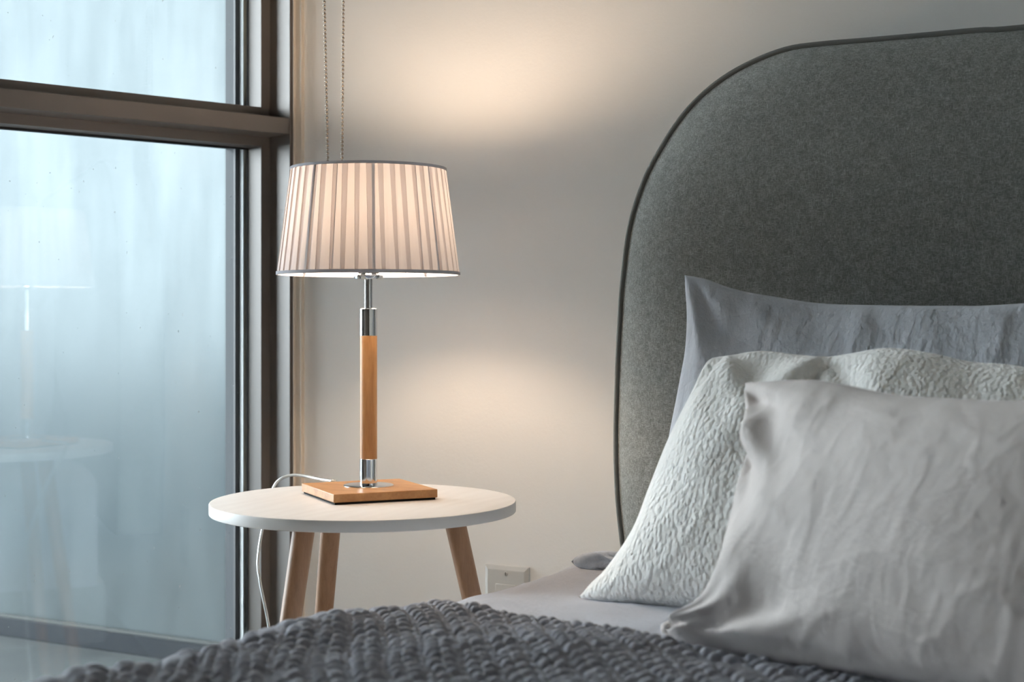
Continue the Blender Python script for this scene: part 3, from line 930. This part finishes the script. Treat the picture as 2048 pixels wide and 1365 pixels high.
lathe('lower_collar', [(RS, BZ1 + .001), (RS, zy(917.5) - .0006), (RS - .0005, zy(917.5))], (lx, ly), CHROME, lm, 64)
lathe('wooden_stem', [(RS - .0002, zy(917.5) - .0005), (RS - .0002, zy(672.5) + .0005)], (lx, ly), OAKV, lm, 64)
lathe('upper_collar', [(RS - .0005, zy(672.5)), (RS, zy(672.5) + .0006), (RS, zy(618.5)), (RS - .0014, zy(617)), (.004, zy(617))], (lx, ly), CHROME, lm, 64)
RR = 8.3 * LD / F
lathe('rod', [(RR, zy(617.5)), (RR, zy(556))], (lx, ly), CHROME, lm, 40)
RD = 29 * LD / F
lathe('shade_carrier', [(RR, zy(560)), (RD - .004, zy(560)), (RD - .001, zy(558.5)), (RD, zy(556)), (RD, zy(551)), (RD - .002, zy(548)), (RR, zy(547))], (lx, ly), CHROME, lm, 64)
zS0, zS1 = .8185, .9600                              # shade bottom and top
RB, RT = 180 * (LD) / F, 152.6 * LD / F
bz = zS0 + .090
lathe('bulb_socket', [(.013, zy(547)), (.017, zy(543)), (.017, bz - .036), (.012, bz - .034)], (lx, ly), PLASTIC, lm, 40)
bp_ = [(.0012, bz - .040), (.011, bz - .038), (.0125, bz - .030), (.018, bz - .019), (.0235, bz - .006), (.0245, bz + .005), (.021, bz + .017), (.013, bz + .025), (.0006, bz + .0282)]
lathe('bulb', bp_, (lx, ly), BULBM, lm, 32, True)
# pleated shade: knife pleats; each pleat shows a single ply and, where the next one laps under it, a doubled strip
NP = 44
V, Fc, mi = [], [], []
NZs = 9
view = math.atan2(-ly, -lx)
a_off = view + math.radians(2)
rgp = np.random.default_rng(5)
jit = rgp.uniform(-.10, .10, NP + 1)
per = 6
for iz in range(NZs):
    t = iz / (NZs - 1)
    z = zS0 + (zS1 - zS0) * t
    r = RB + (RT - RB) * t
    single = .74 - .20 * t
    for k in range(NP):
        for fr_, dr in ((0, .0012), (.25, .0014), (single * .97, .0016), (single + .02, .0001), ((single + 1) / 2, .0003), (.985, .0006)):
            a_ = a_off + 2 * math.pi * (k + fr_ + (jit[k] if fr_ < .1 else 0) * 0 + .09 * math.sin(k * 2.7) * (0 if fr_ in (0,) else 1)) / NP
            V.append((lx + (r + dr) * math.cos(a_), ly + (r + dr) * math.sin(a_), z))
m_ = NP * per
for iz in range(NZs - 1):
    for k in range(m_):
        k2 = (k + 1) % m_
        Fc.append((iz * m_ + k, iz * m_ + k2, (iz + 1) * m_ + k2, (iz + 1) * m_ + k))
        mi.append(1 if (k % per) in (2, 3, 4, 5) else 0)
shade = obj('shade', V, Fc, [SHADE1, SHADE2], lm, False, mi)
tag(shade, 'white pleated fabric drum shade')
def ring(name, r, z, h, th, mat, parent):
    return_pts = []
    pth = [(lx + r * math.cos(t), ly + r * math.sin(t), z) for t in np.linspace(0, 2 * math.pi, 97)[:-1]]
    return sweep(name, pth, [(-h, -th), (h, -th), (h, th), (-h, th)], mat, parent, closed=True, up=(0, 0, 1), smooth=False)
ring('bottom_rim', RB + .0008, zS0 + .0008, .0022, .0014, RIMM, shade)
ring('top_rim', RT + .0008, zS1 - .0008, .0018, .0013, RIMM, shade)
for k in range(8):
    a_ = view + math.radians(3.2 + 45 * k)
    p0 = A3(lx + (RB - .0012) * math.cos(a_), ly + (RB - .0012) * math.sin(a_), zS0)
    p1 = A3(lx + (RT - .0012) * math.cos(a_), ly + (RT - .0012) * math.sin(a_), zS1)
    sweep('frame_rib', [p0, (p0 + p1) / 2, p1], circ(.0019, 8), RIMM, shade)
for k in range(3):
    a_ = view + math.radians(60 + 120 * k)
    p0 = A3(lx + .012 * math.cos(a_), ly + .012 * math.sin(a_), zS0 + .006)
    p1 = A3(lx + (RB - .001) * math.cos(a_), ly + (RB - .001) * math.sin(a_), zS0 + .003)
    sweep('spider_arm', [p0, (p0 + p1) / 2, p1], circ(.0011, 8), STEEL, shade)
# clear flat twin flex: off the back of the base, over the table edge and down
cord_px = [(668, 963, 2.075, None), (640, 958.5, 2.11, None), (610, 952.5, 2.135, None), (585, 951, 2.15, None), (566, 956, 2.155, None), (553, 966, 2.155, None), (543, 985, 2.15, None), (533, 1015, 2.14, None),
           (527, 1048, 2.13, None), (519, 1092, 2.12, None), (515.5, 1130, 2.11, None), (520, 1165, 2.10, None), (528, 1205, 2.09, None), (536, 1245, 2.085, None), (543, 1300, 2.08, None), (548, 1400, 2.08, None), (552, 1560, 2.09, None), (556, 1690, 2.10, None)]
cp = [at_depth(x, y, d) for x, y, d, _ in cord_px]
cp[0][2] = max(cp[0][2], BZ0 + .003); 
last = cp[-1]; cp = [c for c in cp if c[2] > .02]
cp += [A3(last[0], last[1], .004), A3(last[0] + .10, last[1] + .05, .004), A3(last[0] + .35, last[1] + .1, .004)]
pathc = spline(cp, 220)
r_ = .0022
prof8 = [(r_ * math.sin(t) * (1 if abs(math.cos(t)) > .3 else .72), r_ * 1.75 * math.cos(t)) for t in np.linspace(0, 2 * math.pi, 17)[:-1]]
pc = sweep('power_cord', pathc, prof8, CORD, lm, up=(0, 0, 1)); tag(pc, 'clear plastic flex')

# ------------------------------------------------------------------ wall outlet
ox0, ox1 = on_y(972, 1130, WY)[0], on_y(1060, 1130, WY)[0]
oz1 = on_y(972, 1127.5, WY)[2]
ow, oh = ox1 - ox0, .118
wo = empty('wall_outlet', ((ox0 + ox1) / 2, WY, oz1 - oh / 2), 'ivory plastic wall outlet plate low on the wall, partly hidden by the mattress', 'outlet')
def plate_ring(i, y): return [(ox0 + i, y, oz1 - oh + i), (ox1 - i, y, oz1 - oh + i), (ox1 - i, y, oz1 - i), (ox0 + i, y, oz1 - i)]
lv = plate_ring(0, WY + .001) + plate_ring(0, WY - .0025) + plate_ring(.0012, WY - .0042) + plate_ring(.0062, WY - .0062) + plate_ring(.0075, WY - .0064)
lf = []
for i in range(4):
    for k in range(4):
        lf.append((i * 4 + k, i * 4 + (k + 1) % 4, (i + 1) * 4 + (k + 1) % 4, (i + 1) * 4 + k))
lf.append((16, 17, 18, 19)); lf.append((3, 2, 1, 0))
obj('cover_plate', lv, lf, PLASTIC, wo, False)
sxp = on_y(1012.3, 1148.5, WY - .006)
def disc(name, x, z, r, y, h, mat, parent):
    V = [(x + r * math.cos(t), y, z + r * math.sin(t)) for t in np.linspace(0, 2 * math.pi, 25)[:-1]]
    V += [(x + r * .8 * math.cos(t), y - h, z + r * .8 * math.sin(t)) for t in np.linspace(0, 2 * math.pi, 25)[:-1]]
    f = [(k, (k + 1) % 24, 24 + (k + 1) % 24, 24 + k) for k in range(24)] + [tuple(24 + k for k in range(24))]
    return obj(name, V, f, mat, parent, 40)
cxo = (ox0 + ox1) / 2
for zz in (sxp[2], oz1 - oh + (oz1 - sxp[2])):
    s_ = disc('screw', cxo, zz, .0034, WY - .0062, .0012, PLASTIC, wo)
    sl = box('screw_slot', cxo - .0005, cxo + .0005, WY - .0076, WY - .0068, zz - .0026, zz + .0026, DARKSLOT, s_)
zrt = on_y(1000, 1168.5, WY - .007)[2]
rc = box('receptacle', cxo - .0172, cxo + .0172, WY - .0082, WY - .005, oz1 - oh + (oz1 - zrt), zrt, PLASTIC, wo, .0008)
for zc in (zrt - .014, oz1 - oh + (oz1 - zrt) + .014):
    for dx in (-.0063, .0063):
        box('contact_slot', cxo + dx - .0009, cxo + dx + .0009, WY - .0084, WY - .0080, zc - .003, zc + .004, DARKSLOT, rc)
